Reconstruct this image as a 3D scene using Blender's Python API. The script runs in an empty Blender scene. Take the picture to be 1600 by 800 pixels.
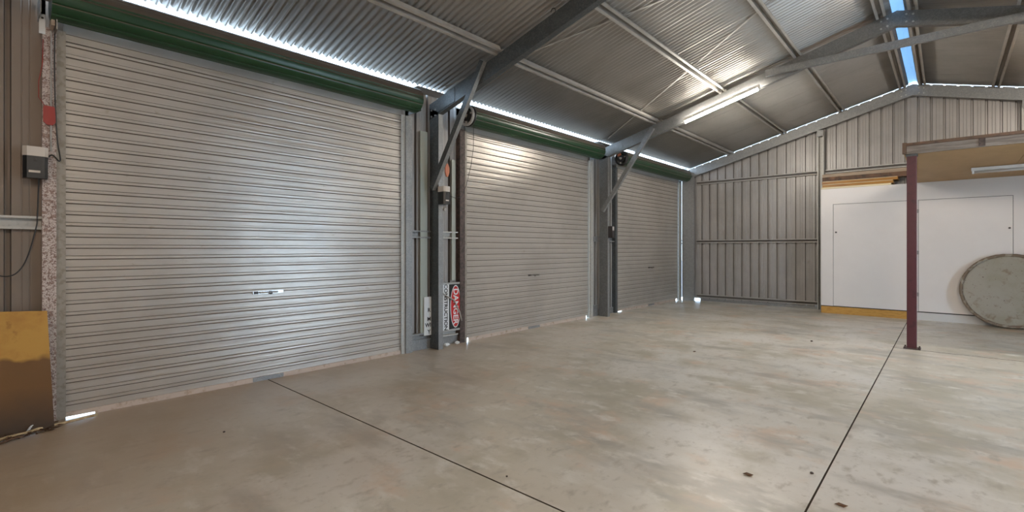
import bpy, math, random
from mathutils import Vector, Matrix, Euler
random.seed(7)
S = bpy.context.scene
COL = S.collection
R = math.radians

# ------------------------------------------------------------------ camera
cam_d = bpy.data.cameras.new('camera'); cam = bpy.data.objects.new('camera', cam_d); COL.objects.link(cam)
cam_d.sensor_fit = 'HORIZONTAL'; cam_d.sensor_width = 36.0
cam_d.lens = 36.0 * 755.0 / 1600.0
cam_d.shift_y = -12.0 / 1600.0
cam_d.clip_start = 0.05; cam_d.clip_end = 300
cam.location = (5.20, 0.0, 1.35)
cam.rotation_euler = (R(90), 0, R(41.966))
S.camera = cam

# ------------------------------------------------------------------ sky, exposure
S.view_settings.view_transform = 'Standard'
S.view_settings.look = 'None'
S.view_settings.gamma = 1.0
S.view_settings.exposure = 1.48
w = bpy.data.worlds.new('sky'); S.world = w; w.use_nodes = True
wn = w.node_tree.nodes; wl = w.node_tree.links
bg = wn['Background']
bg.inputs[0].default_value = (0.58, 0.78, 1.0, 1)
bg.inputs[1].default_value = 5.0

TUBE_STRENGTH = 130.0
FILL_TUBE_STRENGTH = 250.0

# ------------------------------------------------------------------ materials
def mat(name, base, rough=0.5, metal=0.0, spec=0.5, noise=None, speck=None, bump=None, emit=None, rvar=0.0, coat=0.0):
    """noise=(scale,(r,g,b),lo,hi,stretch xyz) ; speck=(scale,(r,g,b),lo,hi) ; bump=(scale,strength,stretch)"""
    m = bpy.data.materials.new(name); m.use_nodes = True
    n = m.node_tree.nodes; l = m.node_tree.links
    b = n['Principled BSDF']
    b.inputs['Base Color'].default_value = (*base, 1)
    b.inputs['Roughness'].default_value = rough
    b.inputs['Metallic'].default_value = metal
    b.inputs['Specular IOR Level'].default_value = spec
    b.inputs['Coat Weight'].default_value = coat
    tc = n.new('ShaderNodeTexCoord')
    geo = n.new('ShaderNodeNewGeometry')
    col = None
    def tex(scale, stretch, detail=5, rgh=0.6):
        mp = n.new('ShaderNodeMapping'); mp.inputs['Scale'].default_value = stretch
        l.new(geo.outputs['Position'], mp.inputs['Vector'])
        t = n.new('ShaderNodeTexNoise'); t.inputs['Scale'].default_value = scale
        t.inputs['Detail'].default_value = detail; t.inputs['Roughness'].default_value = rgh
        l.new(mp.outputs[0], t.inputs['Vector']); return t
    def layer(prev, sp):
        nonlocal col
        scale, c, lo, hi = sp[:4]; stretch = sp[4] if len(sp) > 4 else (1, 1, 1)
        t = tex(scale, stretch)
        r = n.new('ShaderNodeMapRange'); r.inputs[1].default_value = lo; r.inputs[2].default_value = hi
        r.interpolation_type = 'SMOOTHSTEP'
        l.new(t.outputs['Fac'], r.inputs[0])
        mx = n.new('ShaderNodeMix'); mx.data_type = 'RGBA'
        l.new(r.outputs[0], mx.inputs['Factor'])
        if prev is None: mx.inputs['A'].default_value = (*base, 1)
        else: l.new(prev, mx.inputs['A'])
        mx.inputs['B'].default_value = (*c, 1)
        return mx.outputs['Result']
    for sp in (noise or []): col = layer(col, sp)
    if speck:
        v = n.new('ShaderNodeTexVoronoi'); v.inputs['Scale'].default_value = speck[0]
        l.new(geo.outputs['Position'], v.inputs['Vector'])
        sx = n.new('ShaderNodeSeparateColor'); l.new(v.outputs['Color'], sx.inputs[0])
        r = n.new('ShaderNodeMapRange'); r.inputs[1].default_value = speck[2]; r.inputs[2].default_value = speck[3]
        l.new(sx.outputs[0], r.inputs[0])
        mx = n.new('ShaderNodeMix'); mx.data_type = 'RGBA'
        l.new(r.outputs[0], mx.inputs['Factor'])
        if col is None: mx.inputs['A'].default_value = (*base, 1)
        else: l.new(col, mx.inputs['A'])
        mx.inputs['B'].default_value = (*speck[1], 1); col = mx.outputs['Result']
    if col is not None: l.new(col, b.inputs['Base Color'])
    if rvar:
        t = tex(1.1, (1, 1, 1)); r = n.new('ShaderNodeMapRange')
        r.inputs[1].default_value = .3; r.inputs[2].default_value = .7
        r.inputs[3].default_value = rough - rvar; r.inputs[4].default_value = rough + rvar
        l.new(t.outputs['Fac'], r.inputs[0]); l.new(r.outputs[0], b.inputs['Roughness'])
    if bump:
        t = tex(bump[0], bump[2] if len(bump) > 2 else (1, 1, 1))
        bp = n.new('ShaderNodeBump'); bp.inputs['Strength'].default_value = bump[1]; bp.inputs['Distance'].default_value = 0.01
        l.new(t.outputs['Fac'], bp.inputs['Height']); l.new(bp.outputs[0], b.inputs['Normal'])
    if emit:
        b.inputs['Emission Color'].default_value = (*emit[0], 1); b.inputs['Emission Strength'].default_value = emit[1]
    return m

M = {}
M['concrete'] = mat('concrete', (0.56, 0.51, 0.425), 0.355, spec=0.75,
    noise=[(0.45, (0.68, 0.65, 0.60), .40, .60), (1.1, (0.45, 0.41, 0.32), .46, .66), (1.7, (0.62, 0.48, 0.37), .52, .70),
           (0.75, (0.36, 0.34, 0.30), .50, .70, (1, 2.2, 1)), (3.2, (0.70, 0.67, 0.61), .50, .72, (1, 1.8, 1)), (6, (0.41, 0.37, 0.31), .52, .76, (1.8, 1, 1)), (22, (0.44, 0.40, 0.33), .55, .80)],
    bump=(9, 0.10), rvar=0.07)
# tan dust blown in under the roller doors
n = M['concrete'].node_tree.nodes; l = M['concrete'].node_tree.links
g = n.new('ShaderNodeNewGeometry'); sx = n.new('ShaderNodeSeparateXYZ'); l.new(g.outputs['Position'], sx.inputs[0])
tn = n.new('ShaderNodeTexNoise'); tn.inputs['Scale'].default_value = 0.9; tn.inputs['Detail'].default_value = 4; l.new(g.outputs['Position'], tn.inputs['Vector'])
ma = n.new('ShaderNodeMath'); ma.operation = 'MULTIPLY_ADD'; ma.inputs[1].default_value = -4.0
l.new(tn.outputs['Fac'], ma.inputs[0]); l.new(sx.outputs['X'], ma.inputs[2])
mb_ = n.new('ShaderNodeMath'); mb_.operation = 'MULTIPLY_ADD'; mb_.inputs[1].default_value = 0.35; l.new(sx.outputs['Y'], mb_.inputs[0]); l.new(ma.outputs[0], mb_.inputs[2])
mr = n.new('ShaderNodeMapRange'); mr.inputs[1].default_value = 1.6; mr.inputs[2].default_value = -1.2; mr.inputs[4].default_value = 0.85; l.new(mb_.outputs[0], mr.inputs[0])
mx = n.new('ShaderNodeMix'); mx.data_type = 'RGBA'; mx.inputs['B'].default_value = (0.40, 0.285, 0.18, 1)
bs = n['Principled BSDF']; src = bs.inputs['Base Color'].links[0].from_socket
l.new(src, mx.inputs['A']); l.new(mr.outputs[0], mx.inputs['Factor']); l.new(mx.outputs['Result'], bs.inputs['Base Color'])
M['subfloor'] = mat('joint_dirt', (0.06, 0.045, 0.03), 0.9)
M['kerb'] = mat('ground', (0.68, 0.67, 0.65), 0.9, noise=[(3, (0.6, 0.59, 0.57), .4, .6)])
M['roof'] = mat('zincalume_roof', (0.46, 0.44, 0.415), 0.38, metal=0.35, noise=[(1.5, (0.40, 0.38, 0.355), .4, .7)])
M['ridge'] = mat('clear_ridge', (0.16, 0.25, 0.34), 0.5)
b = M['ridge'].node_tree.nodes['Principled BSDF']; b.inputs['Transmission Weight'].default_value = 0.55; b.inputs['IOR'].default_value = 1.1
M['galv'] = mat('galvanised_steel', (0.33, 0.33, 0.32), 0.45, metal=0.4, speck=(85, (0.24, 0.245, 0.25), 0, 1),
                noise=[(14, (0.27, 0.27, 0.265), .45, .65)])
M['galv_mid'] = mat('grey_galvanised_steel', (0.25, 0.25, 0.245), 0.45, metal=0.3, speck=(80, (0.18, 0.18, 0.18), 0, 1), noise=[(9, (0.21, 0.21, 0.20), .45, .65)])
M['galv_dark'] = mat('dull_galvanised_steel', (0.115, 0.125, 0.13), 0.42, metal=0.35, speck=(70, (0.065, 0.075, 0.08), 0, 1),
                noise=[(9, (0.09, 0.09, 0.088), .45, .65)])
M['galv_light'] = mat('bright_galvanised_steel', (0.50, 0.49, 0.46), 0.5, metal=0.25, noise=[(30, (0.40, 0.39, 0.37), .5, .7)])
M['galv_mottled'] = mat('mottled_galvanised_steel', (0.58, 0.50, 0.46), 0.5, metal=0.1, speck=(150, (0.16, 0.09, 0.075), 0.45, 0.95),
                noise=[(45, (0.30, 0.20, 0.165), .5, .6), (1.2, (.22, .15, .12), .5, .75)])
M['guide_dusty'] = mat('dusty_guide_steel', (0.33, 0.295, 0.25), 0.5, metal=0.15, noise=[(25, (0.24, 0.21, 0.17), .45, .65)])
M['girt_grey'] = mat('girt_steel', (0.42, 0.40, 0.375), 0.5, metal=0.2, noise=[(20, (0.33, 0.31, 0.29), .5, .7)])
M['purlin'] = mat('purlin_steel', (0.46, 0.44, 0.41), 0.45, metal=0.3, noise=[(5, (0.38, 0.36, 0.33), .4, .7)])
M['clad'] = mat('grey_wall_sheet', (0.36, 0.34, 0.325), 0.38, metal=0.2, noise=[(1.2, (0.31, 0.295, 0.28), .4, .65), (14, (0.27, 0.24, 0.21), .64, .8, (1, 1, .25))])
M['clad_crease'] = mat('wall_sheet_fold_shade', (0.13, 0.115, 0.105), 0.6)
M['clad_brown'] = mat('dusty_wall_sheet', (0.24, 0.185, 0.145), 0.5, metal=0.1, noise=[(1.6, (0.20, 0.165, 0.13), .4, .65, (1, 1, .4))])
M['curtain'] = mat('roller_door_curtain', (0.50, 0.455, 0.405), 0.285, metal=0.30, spec=0.7,
    noise=[(1.0, (0.43, 0.39, 0.345), .4, .65), (9, (0.36, 0.30, 0.23), .62, .8, (1, 1, 1.5)), (3, (0.47, 0.44, 0.41), .55, .75, (1, .6, 1))],
    bump=(8, 0.6, (1, .05, 2.5)))
M['seam'] = mat('slat_shade_and_seam', (0.14, 0.115, 0.095), 0.7)
M['green'] = mat('green_curtain_roll', (0.009, 0.046, 0.017), 0.30, spec=0.5, noise=[(4, (0.016, 0.062, 0.024), .45, .7, (1, .5, 1))])
# dust settled on the surfaces that face up
n = M['green'].node_tree.nodes; l = M['green'].node_tree.links
g = n.new('ShaderNodeNewGeometry'); sx = n.new('ShaderNodeSeparateXYZ'); l.new(g.outputs['Normal'], sx.inputs[0])
mr = n.new('ShaderNodeMapRange'); mr.inputs[1].default_value = -0.02; mr.inputs[2].default_value = 0.05; l.new(sx.outputs['Z'], mr.inputs[0])
mx = n.new('ShaderNodeMix'); mx.data_type = 'RGBA'; mx.inputs['B'].default_value = (0.11, 0.088, 0.068, 1)
bs = n['Principled BSDF']; src = bs.inputs['Base Color'].links[0].from_socket
l.new(src, mx.inputs['A']); l.new(mr.outputs[0], mx.inputs['Factor']); l.new(mx.outputs['Result'], bs.inputs['Base Color'])
M['rail'] = mat('door_bottom_rail', (0.55, 0.45, 0.38), 0.5, noise=[(12, (0.38, 0.28, 0.2), .5, .7)])
M['black'] = mat('black_plastic', (0.015, 0.015, 0.016), 0.35)
M['dark'] = mat('dark_steel', (0.05, 0.045, 0.045), 0.5, metal=0.3)
M['rust_dark'] = mat('dark_rusty_steel', (0.10, 0.065, 0.055), 0.6, noise=[(30, (0.05, 0.035, 0.03), .4, .6)])
M['whiteplastic'] = mat('white_plastic', (0.62, 0.56, 0.50), 0.4)
M['greyplastic'] = mat('grey_plastic', (0.42, 0.40, 0.38), 0.5, noise=[(20, (0.3, 0.28, 0.26), .5, .7)])
M['red'] = mat('red_plastic', (0.33, 0.02, 0.012), 0.4)
M['orange'] = mat('faded_orange_plastic', (0.62, 0.20, 0.10), 0.5)
M['chrome'] = mat('worn_chrome', (0.5, 0.48, 0.46), 0.25, metal=0.9)
M['board_white'] = mat('white_painted_board', (0.78, 0.745, 0.73), 0.35, spec=0.5, noise=[(1.3, (0.75, 0.715, 0.70), .4, .7), (22, (0.62, 0.57, 0.52), .70, .82)])
M['kick_yellow'] = mat('yellow_formply', (0.55, 0.30, 0.07), 0.5, noise=[(9, (0.45, 0.23, 0.05), .45, .65, (1, 1, 4)), (20, (0.60, 0.42, 0.22), .66, .75)])
M['board_yellow'] = mat('yellow_board', (0.36, 0.16, 0.015), 0.4, noise=[(7, (0.27, 0.11, 0.01), .45, .65, (.5, 1, 3))])
M['cream'] = mat('cream_board', (0.72, 0.62, 0.42), 0.5)
M['kick_white'] = mat('scuffed_white_board', (0.62, 0.61, 0.60), 0.5, noise=[(14, (0.4, 0.37, 0.33), .64, .72), (30, (.15, .12, .1), .72, .76)])
M['rawedge'] = mat('raw_board_edge', (0.40, 0.22, 0.09), 0.7)
M['timber_old'] = mat('weathered_timber', (0.33, 0.28, 0.24), 0.8, noise=[(5, (0.22, 0.18, 0.15), .4, .6, (.4, 1, 6)), (14, (0.42, 0.36, 0.32), .58, .72, (.3, 1, 5))], bump=(20, .3, (.2, 1, 3)))
M['timber_dark'] = mat('dark_brown_timber', (0.14, 0.085, 0.055), 0.8, noise=[(5, (0.26, 0.13, 0.08), .5, .7, (.6, 1, 3)), (8, (0.07, 0.05, 0.04), .5, .7)])
M['timber_pale'] = mat('pale_timber', (0.47, 0.37, 0.28), 0.7, noise=[(6, (0.38, 0.29, 0.21), .4, .6, (.5, 1, 5)), (18, (0.14, 0.10, 0.07), .68, .74, (.6, 1, 2))])
M['ply'] = mat('tan_plywood', (0.44, 0.27, 0.12), 0.6, noise=[(2.5, (0.39, 0.24, 0.10), .4, .65, (1, .4, 1)), (40, (0.20, 0.12, 0.05), .77, .80)])
M['ply_stained'] = mat('water_stained_plywood', (0.50, 0.27, 0.045), 0.55, noise=[(4, (0.42, 0.20, 0.03), .45, .65), (9, (0.32, 0.14, 0.02), .6, .75)])
# tide mark of damp on the lower part of the sheet, below z = 0.52
n = M['ply_stained'].node_tree.nodes; l = M['ply_stained'].node_tree.links
g = n.new('ShaderNodeNewGeometry'); sx = n.new('ShaderNodeSeparateXYZ'); l.new(g.outputs['Position'], sx.inputs[0])
tn = n.new('ShaderNodeTexNoise'); tn.inputs['Scale'].default_value = 7; l.new(g.outputs['Position'], tn.inputs['Vector'])
ma = n.new('ShaderNodeMath'); ma.operation = 'MULTIPLY_ADD'; ma.inputs[1].default_value = 0.16
l.new(tn.outputs['Fac'], ma.inputs[0]); l.new(sx.outputs['Z'], ma.inputs[2])
mr = n.new('ShaderNodeMapRange'); mr.inputs[1].default_value = 0.64; mr.inputs[2].default_value = 0.60; l.new(ma.outputs[0], mr.inputs[0])
mr2 = n.new('ShaderNodeMapRange'); mr2.inputs[1].default_value = 0.40; mr2.inputs[2].default_value = 0.12; l.new(ma.outputs[0], mr2.inputs[0])
bs = n['Principled BSDF']; src = bs.inputs['Base Color'].links[0].from_socket
mx = n.new('ShaderNodeMix'); mx.data_type = 'RGBA'; mx.inputs['B'].default_value = (0.15, 0.065, 0.010, 1)
l.new(src, mx.inputs['A']); l.new(mr.outputs[0], mx.inputs['Factor'])
mx2 = n.new('ShaderNodeMix'); mx2.data_type = 'RGBA'; mx2.inputs['B'].default_value = (0.05, 0.025, 0.01, 1)
l.new(mx.outputs['Result'], mx2.inputs['A']); l.new(mr2.outputs[0], mx2.inputs['Factor']); l.new(mx2.outputs['Result'], bs.inputs['Base Color'])
M['redpost'] = mat('oxide_red_paint', (0.085, 0.016, 0.024), 0.4, noise=[(12, (0.06, 0.012, 0.018), .5, .7), (40, (0.25, 0.07, 0.06), .72, .8)])
M['disc'] = mat('grubby_fibreglass', (0.36, 0.33, 0.28), 0.7, noise=[(2.2, (0.32, 0.295, 0.23), .4, .65), (9, (0.25, 0.20, 0.15), .54, .72), (38, (0.08, 0.05, 0.035), .64, .70)], bump=(14, .25))
M['disc_rim'] = mat('dirty_rim', (0.20, 0.15, 0.11), 0.85, noise=[(12, (0.36, 0.33, 0.27), .48, .62)], bump=(20, .4))
M['leaf'] = mat('dry_leaf', (0.13, 0.07, 0.035), 0.8, noise=[(40, (0.10, 0.05, 0.03), .4, .6)])
M['twig'] = mat('pale_stick', (0.52, 0.40, 0.24), 0.8, noise=[(20, (0.38, 0.27, 0.15), .4, .6)])
M['signwhite'] = mat('sign_white', (0.75, 0.77, 0.78), 0.4)
M['signblack'] = mat('sign_black', (0.012, 0.012, 0.012), 0.35)
M['signred'] = mat('sign_red', (0.55, 0.02, 0.02), 0.35)
M['signframe'] = mat('sign_frame_grey', (0.40, 0.40, 0.39), 0.4, metal=0.2)
M['tube'] = mat('lit_tube', (1, 1, 1), 0.4, emit=((1.0, 0.93, 0.82), TUBE_STRENGTH))
M['tube_fill'] = mat('lit_fill_tube', (1, 1, 1), 0.4, emit=((1.0, 0.86, 0.71), FILL_TUBE_STRENGTH))
M['tube_off'] = mat('unlit_tube', (0.62, 0.60, 0.57), 0.35)
M['fitting'] = mat('white_enamel', (0.70, 0.68, 0.65), 0.35)
M['strip_pale'] = mat('pale_green_plastic', (0.40, 0.43, 0.38), 0.35)

# ------------------------------------------------------------------ mesh helpers
def wloc(o):
    v = Vector(o.location)
    while o.parent: o = o.parent; v += Vector(o.location)
    return v
class MB:
    def __init__(s): s.v = []; s.f = []; s.smooth = set()
    def add(s, vs, fs, smooth=False):
        k = len(s.v); s.v += [tuple(x) for x in vs]
        for f in fs:
            if smooth: s.smooth.add(len(s.f))
            s.f.append([i + k for i in f])
        return s
    def box(s, x0, x1, y0, y1, z0, z1):
        vs = [(x, y, z) for z in (z0, z1) for y in (y0, y1) for x in (x0, x1)]
        return s.add(vs, [(0, 2, 3, 1), (4, 5, 7, 6), (0, 1, 5, 4), (2, 6, 7, 3), (0, 4, 6, 2), (1, 3, 7, 5)])
    def obox(s, c, ex, ey, ez):
        c = Vector(c); ex = Vector(ex); ey = Vector(ey); ez = Vector(ez)
        vs = [c + a * ex + b_ * ey + d * ez for d in (-1, 1) for b_ in (-1, 1) for a in (-1, 1)]
        return s.add(vs, [(0, 2, 3, 1), (4, 5, 7, 6), (0, 1, 5, 4), (2, 6, 7, 3), (0, 4, 6, 2), (1, 3, 7, 5)])
    def prism(s, poly, p0, p1, u, v, smooth=False, caps=True):
        p0 = Vector(p0); p1 = Vector(p1); u = Vector(u); v = Vector(v); n = len(poly)
        vs = [p0 + a * u + b_ * v for a, b_ in poly] + [p1 + a * u + b_ * v for a, b_ in poly]
        s.add(vs, [(i, (i + 1) % n, n + (i + 1) % n, n + i) for i in range(n)], smooth)
        if caps:
            k = len(s.v) - 2 * n
            s.f.append([k + i for i in range(n)][::-1]); s.f.append([k + n + i for i in range(n)])
        return s
    def tube(s, pts, r, n=8, taper=1.0):
        pts = [Vector(p) for p in pts]; rings = []
        for i, p in enumerate(pts):
            t = (pts[min(i + 1, len(pts) - 1)] - pts[max(i - 1, 0)]).normalized()
            a = t.cross(Vector((0.13, 0.27, 0.95)))
            if a.length < .05: a = t.cross(Vector((1, 0, 0)))
            a.normalize(); c = t.cross(a)
            rr = r * (1 + (taper - 1) * i / max(1, len(pts) - 1))
            rings += [p + rr * (math.cos(k * 2 * math.pi / n) * a + math.sin(k * 2 * math.pi / n) * c) for k in range(n)]
        fs = [(i * n + k, i * n + (k + 1) % n, (i + 1) * n + (k + 1) % n, (i + 1) * n + k) for i in range(len(pts) - 1) for k in range(n)]
        s.add(rings, fs, True)
        k0 = len(s.v) - n * len(pts)
        s.f.append([k0 + k for k in range(n)][::-1]); s.f.append([len(s.v) - n + k for k in range(n)])
        return s
    def build(s, name, m, parent=None, loc=None):
        me = bpy.data.meshes.new(name)
        o = bpy.data.objects.new(name, me); COL.objects.link(o)
        if parent is not None:
            o.parent = parent; off = wloc(parent)
        elif loc is not None:
            o.location = loc; off = Vector(loc)
        else:
            off = Vector((0, 0, 0))
        me.from_pydata([tuple(Vector(p) - off) for p in s.v], [], s.f)
        for i, p in enumerate(me.polygons):
            if i in s.smooth: p.use_smooth = True
        me.materials.append(m); me.update()
        return o
def put(name, me, parent, world):
    o = bpy.data.objects.new(name, me); COL.objects.link(o); o.parent = parent
    o.location = Vector(world) - (wloc(parent) if parent else Vector((0, 0, 0))); return o
def meshonly(mb, name, m):
    o = mb.build(name, m); me = o.data; bpy.data.objects.remove(o); return me
def empty(name, loc, label=None, cat=None, group=None, kind=None):
    o = bpy.data.objects.new(name, None); COL.objects.link(o); o.location = loc
    o.empty_display_size = .1
    return tag(o, label, cat, group, kind)
def tag(o, label=None, cat=None, group=None, kind=None):
    if label: o['label'] = label
    if cat: o['category'] = cat
    if group: o['group'] = group
    if kind: o['kind'] = kind
    return o
def cpoly(d, wd, t=.004, lip=.018):
    """C section: web along u (0..d), flanges along +v (0..wd)"""
    return [(0, 0), (d, 0), (d, wd), (d - lip, wd), (d - lip, wd - t), (d - t, wd - t), (d - t, t), (t, t), (t, wd - t), (lip, wd - t), (lip, wd), (0, wd)]

# roof planes: underside of the sheets
RX, EX, SL, Z0 = 4.70, 0.17, 0.2705, 3.383
def rz(x): return Z0 + SL * (x if x <= RX else 2 * RX - x)

# ------------------------------------------------------------------ floor
fl = MB().box(-.12, 9.5, -4.5, 12.7, -.20, -.012).build('floor', M['subfloor']); tag(fl, 'concrete slab floor of the shed', None, None, 'structure')
for (x0, x1, y0, y1) in [(-.12, 4.657, -4.5, 2.012), (-.12, 4.657, 2.024, 12.7), (4.667, 9.5, -4.5, 2.012), (4.667, 9.5, 2.024, 8.345), (4.667, 9.5, 8.365, 12.7)]:
    MB().box(x0, x1, y0, y1, -.15, 0).build('concrete_slab', M['concrete'], fl)
    me_ = COL.objects[-1].data; me_.materials.append(M['subfloor'])
    for p_ in me_.polygons:
        if abs(p_.normal.z) < .5: p_.material_index = 1
gd = MB().box(-60, 60, -60, 60, -.35, -.205).build('ground', M['kerb']); tag(gd, 'gravel ground outside the shed', None, None, 'structure')

# ------------------------------------------------------------------ roof
roof = empty('ceiling', (0, 0, Z0), 'corrugated steel roof with exposed purlins', None, None, 'structure')
def corr_sheet(x0, x1, y0, ncor=10, p=.0762, amp=.025):
    mb = MB(); seg = 8; n = ncor * seg; th = .0012
    vs = []
    for k in range(n + 1):
        y = y0 + k * p / seg; dz = amp * .5 * (1 - math.cos(2 * math.pi * k / seg))
        for x in (x0, x1):
            vs.append((x, y, rz(x) + dz)); vs.append((x, y, rz(x) + dz + th))
    fs = []
    for k in range(n):
        a = 4 * k; c = a + 4
        fs += [(a, a + 2, c + 2, c), (a + 1, c + 1, c + 3, a + 3), (a, c, c + 1, a + 1), (a + 2, a + 3, c + 3, c + 2)]
    fs += [(0, 1, 3, 2), (4 * n, 4 * n + 2, 4 * n + 3, 4 * n + 1)]
    return mb.add(vs, fs, True)
shL = meshonly(corr_sheet(EX, 4.632, 0), 'roof_sheet', M['roof'])
shR = meshonly(corr_sheet(4.768, 9.4 - EX + .3, 0), 'roof_sheet', M['roof'])
y = 12.62 - 23 * .762
for k in range(23):
    for me in (shL, shR):
        put('roof_sheet', me, roof, (0, y + k * .762, 0))
# ridge cap of clear sheeting
rc = MB().prism([(-.22, -.055), (0, .005), (.22, -.055), (.22, -.058), (0, .002), (-.22, -.058)], (RX, -4.9, rz(RX) + .045), (RX, 12.64, rz(RX) + .045), (1, 0, 0), (0, 0, 1))
rc.build('ridge_cap', M['ridge'], roof)
# purlins: top hat sections, feet down on the rafters
def hat(x, y0, y1, side, z_off=0):
    h = .085
    nx = Vector((-SL * side, 0, 1)).normalized(); ux = Vector((1, 0, SL * side)).normalized()
    c = Vector((x, 0, rz(x) - .004 + z_off)) ; t = .004
    poly = [(-.058, -h), (-.026, -h), (-.020, -t), (.020, -t), (.026, -h), (.058, -h), (.058, -h + t), (.029, -h + t), (.023, 0), (-.023, 0), (-.029, -h + t), (-.058, -h + t)]
    mb = MB().prism(poly, c + Vector((0, y0, 0)), c + Vector((0, y1, 0)), ux, nx)
    mb.build('purlin', M['purlin'], roof)
BAYS = [(-4.85, -.14), (-.06, 4.13), (4.19, 8.37), (8.45, 12.55)]
for i, (y0, y1) in enumerate(BAYS):
    dx = .0 if i % 2 else -.02
    for x in (1.27, 2.43, 3.53, 4.53): hat(x + dx, y0, y1, 1)
    for x in (4.87, 5.88, 7.0, 8.15): hat(x - dx, y0, y1, -1)
# cross bracing straps under the sheets
def strap(a, c):
    a = Vector(a); c = Vector(c); d = (c - a).normalized(); nrm = Vector((0, 0, 1)); sd = d.cross(nrm).normalized()
    MB().prism([(-.013, -.001), (.013, -.001), (.013, .001), (-.013, .001)], a, c, sd, sd.cross(d)).build('brace_strap', M['purlin'], roof)
for bay in (4.14,):
    y0, y1, ym, yq = 4.10, 8.22, 5.95, 6.3
    off = -.105
    strap((.35, 8.15, rz(.35) - .016), (4.60, 5.93, rz(4.60) - .016)); strap((.35, 4.10, rz(.35) - .016), (4.60, 5.92, rz(4.60) - .016))
    strap((4.80, 5.98, rz(4.80) - .016), (9.0, 8.0, rz(9.0) - .016)); strap((4.80, 5.90, rz(4.80) - .016), (9.0, 4.2, rz(9.0) - .016))

# ------------------------------------------------------------------ cladding
def clad(name, p0, p1, z0, ztop, out, m, parent, pitch=.194, start=0.10, depth=.036):
    """ribbed wall sheet from p0 to p1 (xy), pans at the wall line, ribs stepping outwards along out"""
    p0 = Vector((*p0, 0)); p1 = Vector((*p1, 0)); d = (p1 - p0); L = d.length; d.normalize(); o = Vector((*out, 0))
    pts = [(0, 0)]
    s_ = start
    while s_ < L - .06:
        pts += [(s_ - .020, 0), (s_ - .014, depth), (s_ + .014, depth), (s_ + .020, 0)]
        for q in (.075, .118):
            if s_ + q + .006 < L: pts += [(s_ + q - .006, 0), (s_ + q, .003), (s_ + q + .006, 0)]
        s_ += pitch
    pts.append((L, 0))
    vs = []; fs = []; t = .0015
    for (a, dep) in pts:
        q = p0 + d * a
        for tt in (0, t):
            w_ = q + o * (dep + tt)
            vs += [(w_.x, w_.y, z0), (w_.x, w_.y, ztop(w_.x, w_.y))]
    for k in range(len(pts) - 1):
        a = 4 * k; c = a + 4
        fs += [(a, c, c + 1, a + 1), (a + 2, a + 3, c + 3, c + 2), (a + 1, c + 1, c + 3, a + 3), (a, a + 2, c + 2, c)]
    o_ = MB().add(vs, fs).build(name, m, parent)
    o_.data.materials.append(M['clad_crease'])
    for k in range(len(pts) - 1):          # shade in the folds of each rib, put into the colour
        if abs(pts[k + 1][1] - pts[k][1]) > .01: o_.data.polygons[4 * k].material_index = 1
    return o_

wl_ = empty('wall_left', (0, 0, 0), 'left wall of ribbed steel sheets between the roller doors', None, None, 'structure')
zl = lambda x, y: 3.44
clad('cladding_sheet', (-.03, -4.9), (-.03, .37), 0.02, lambda x, y: 3.36, (-1, 0), M['clad_brown'], wl_, start=.02 + .0)
clad('cladding_sheet', (-.03, 3.74), (-.03, 4.70), 0.06, zl, (-1, 0), M['clad'], wl_, start=.16)
clad('cladding_sheet', (-.03, 8.02), (-.03, 9.06), 0.06, zl, (-1, 0), M['clad'], wl_, start=.08)
for a_, c_ in ((3.78, 4.66), (8.10, 8.98), (12.31, 12.6), (-4.9, .37)):
    MB().box(-.034, .185, a_, c_, 3.424, 3.428).build('eave_light_block', M['clad'], wl_)  # strips added over the wall top to keep sky light out
# girts on the left wall (C section, lips showing as two lines)
def girt_y(y0, y1, z, x=-.028, m='galv', h=.10, par=None):
    MB().prism(cpoly(h, .06, .003, .018), (x, y0, z - h / 2), (x, y1, z - h / 2), (0, 0, 1), (1, 0, 0)).build('girt', M[m], par or wl_)
girt_y(-4.8, .345, 1.545, m='galv_light'); girt_y(3.79, 4.11, 1.535); girt_y(4.21, 4.60, 1.535, m='galv_light'); girt_y(3.79, 4.11, .175); girt_y(4.21, 4.60, .175, m='galv_light')
girt_y(8.10, 8.38, 1.535); girt_y(8.50, 9.0, 1.535); girt_y(8.10, 8.38, .175)
girt_y(12.40, 12.52, 1.52, m='galv_dark')
clad('cladding_sheet', (-.03, 12.33), (-.03, 12.555), .05, zl, (-1, 0), M['clad'], wl_, start=.1)
MB().box(-.03, .0, 3.79, 4.62, 0.0, .12).build('skirting_flashing', M['galv'], wl_)
MB().box(-.03, .0, 8.09, 8.955, 0.0, .12).build('skirting_flashing', M['galv'], wl_)

wb = empty('wall_back', (4.7, 12.5, 0), 'back gable wall of ribbed grey steel sheets', None, None, 'structure')
ztb = lambda x, y: rz(x) - .012
clad('cladding_sheet', (-.03, 12.56), (3.10, 12.56), .055, ztb, (0, 1), M['clad'], wb, start=.155 + .194 * 0 + .0)
clad('cladding_sheet', (3.10, 12.56), (RX, 12.56), .055, ztb, (0, 1), M['clad'], wb, start=.13)
clad('cladding_sheet', (RX, 12.56), (9.43, 12.56), .055, ztb, (0, 1), M['clad'], wb, start=.082)
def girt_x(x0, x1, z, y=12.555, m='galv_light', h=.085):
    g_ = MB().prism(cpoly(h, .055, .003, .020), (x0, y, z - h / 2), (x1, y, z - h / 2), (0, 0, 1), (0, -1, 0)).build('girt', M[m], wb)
    MB().box(x0 + .002, x1 - .002, y - .0045, y - .0035, z - h / 2 + .004, z + h / 2 - .004).build('girt_shade', M['clad_crease'], g_)  # dark plate standing in for the shade between the girt lips
for z in (3.03, 1.525, .125):
    girt_x(.37, 3.075, z, m='girt_grey')
girt_x(3.22, 6.18, 3.03); girt_x(6.32, 9.3, 3.03)
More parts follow.
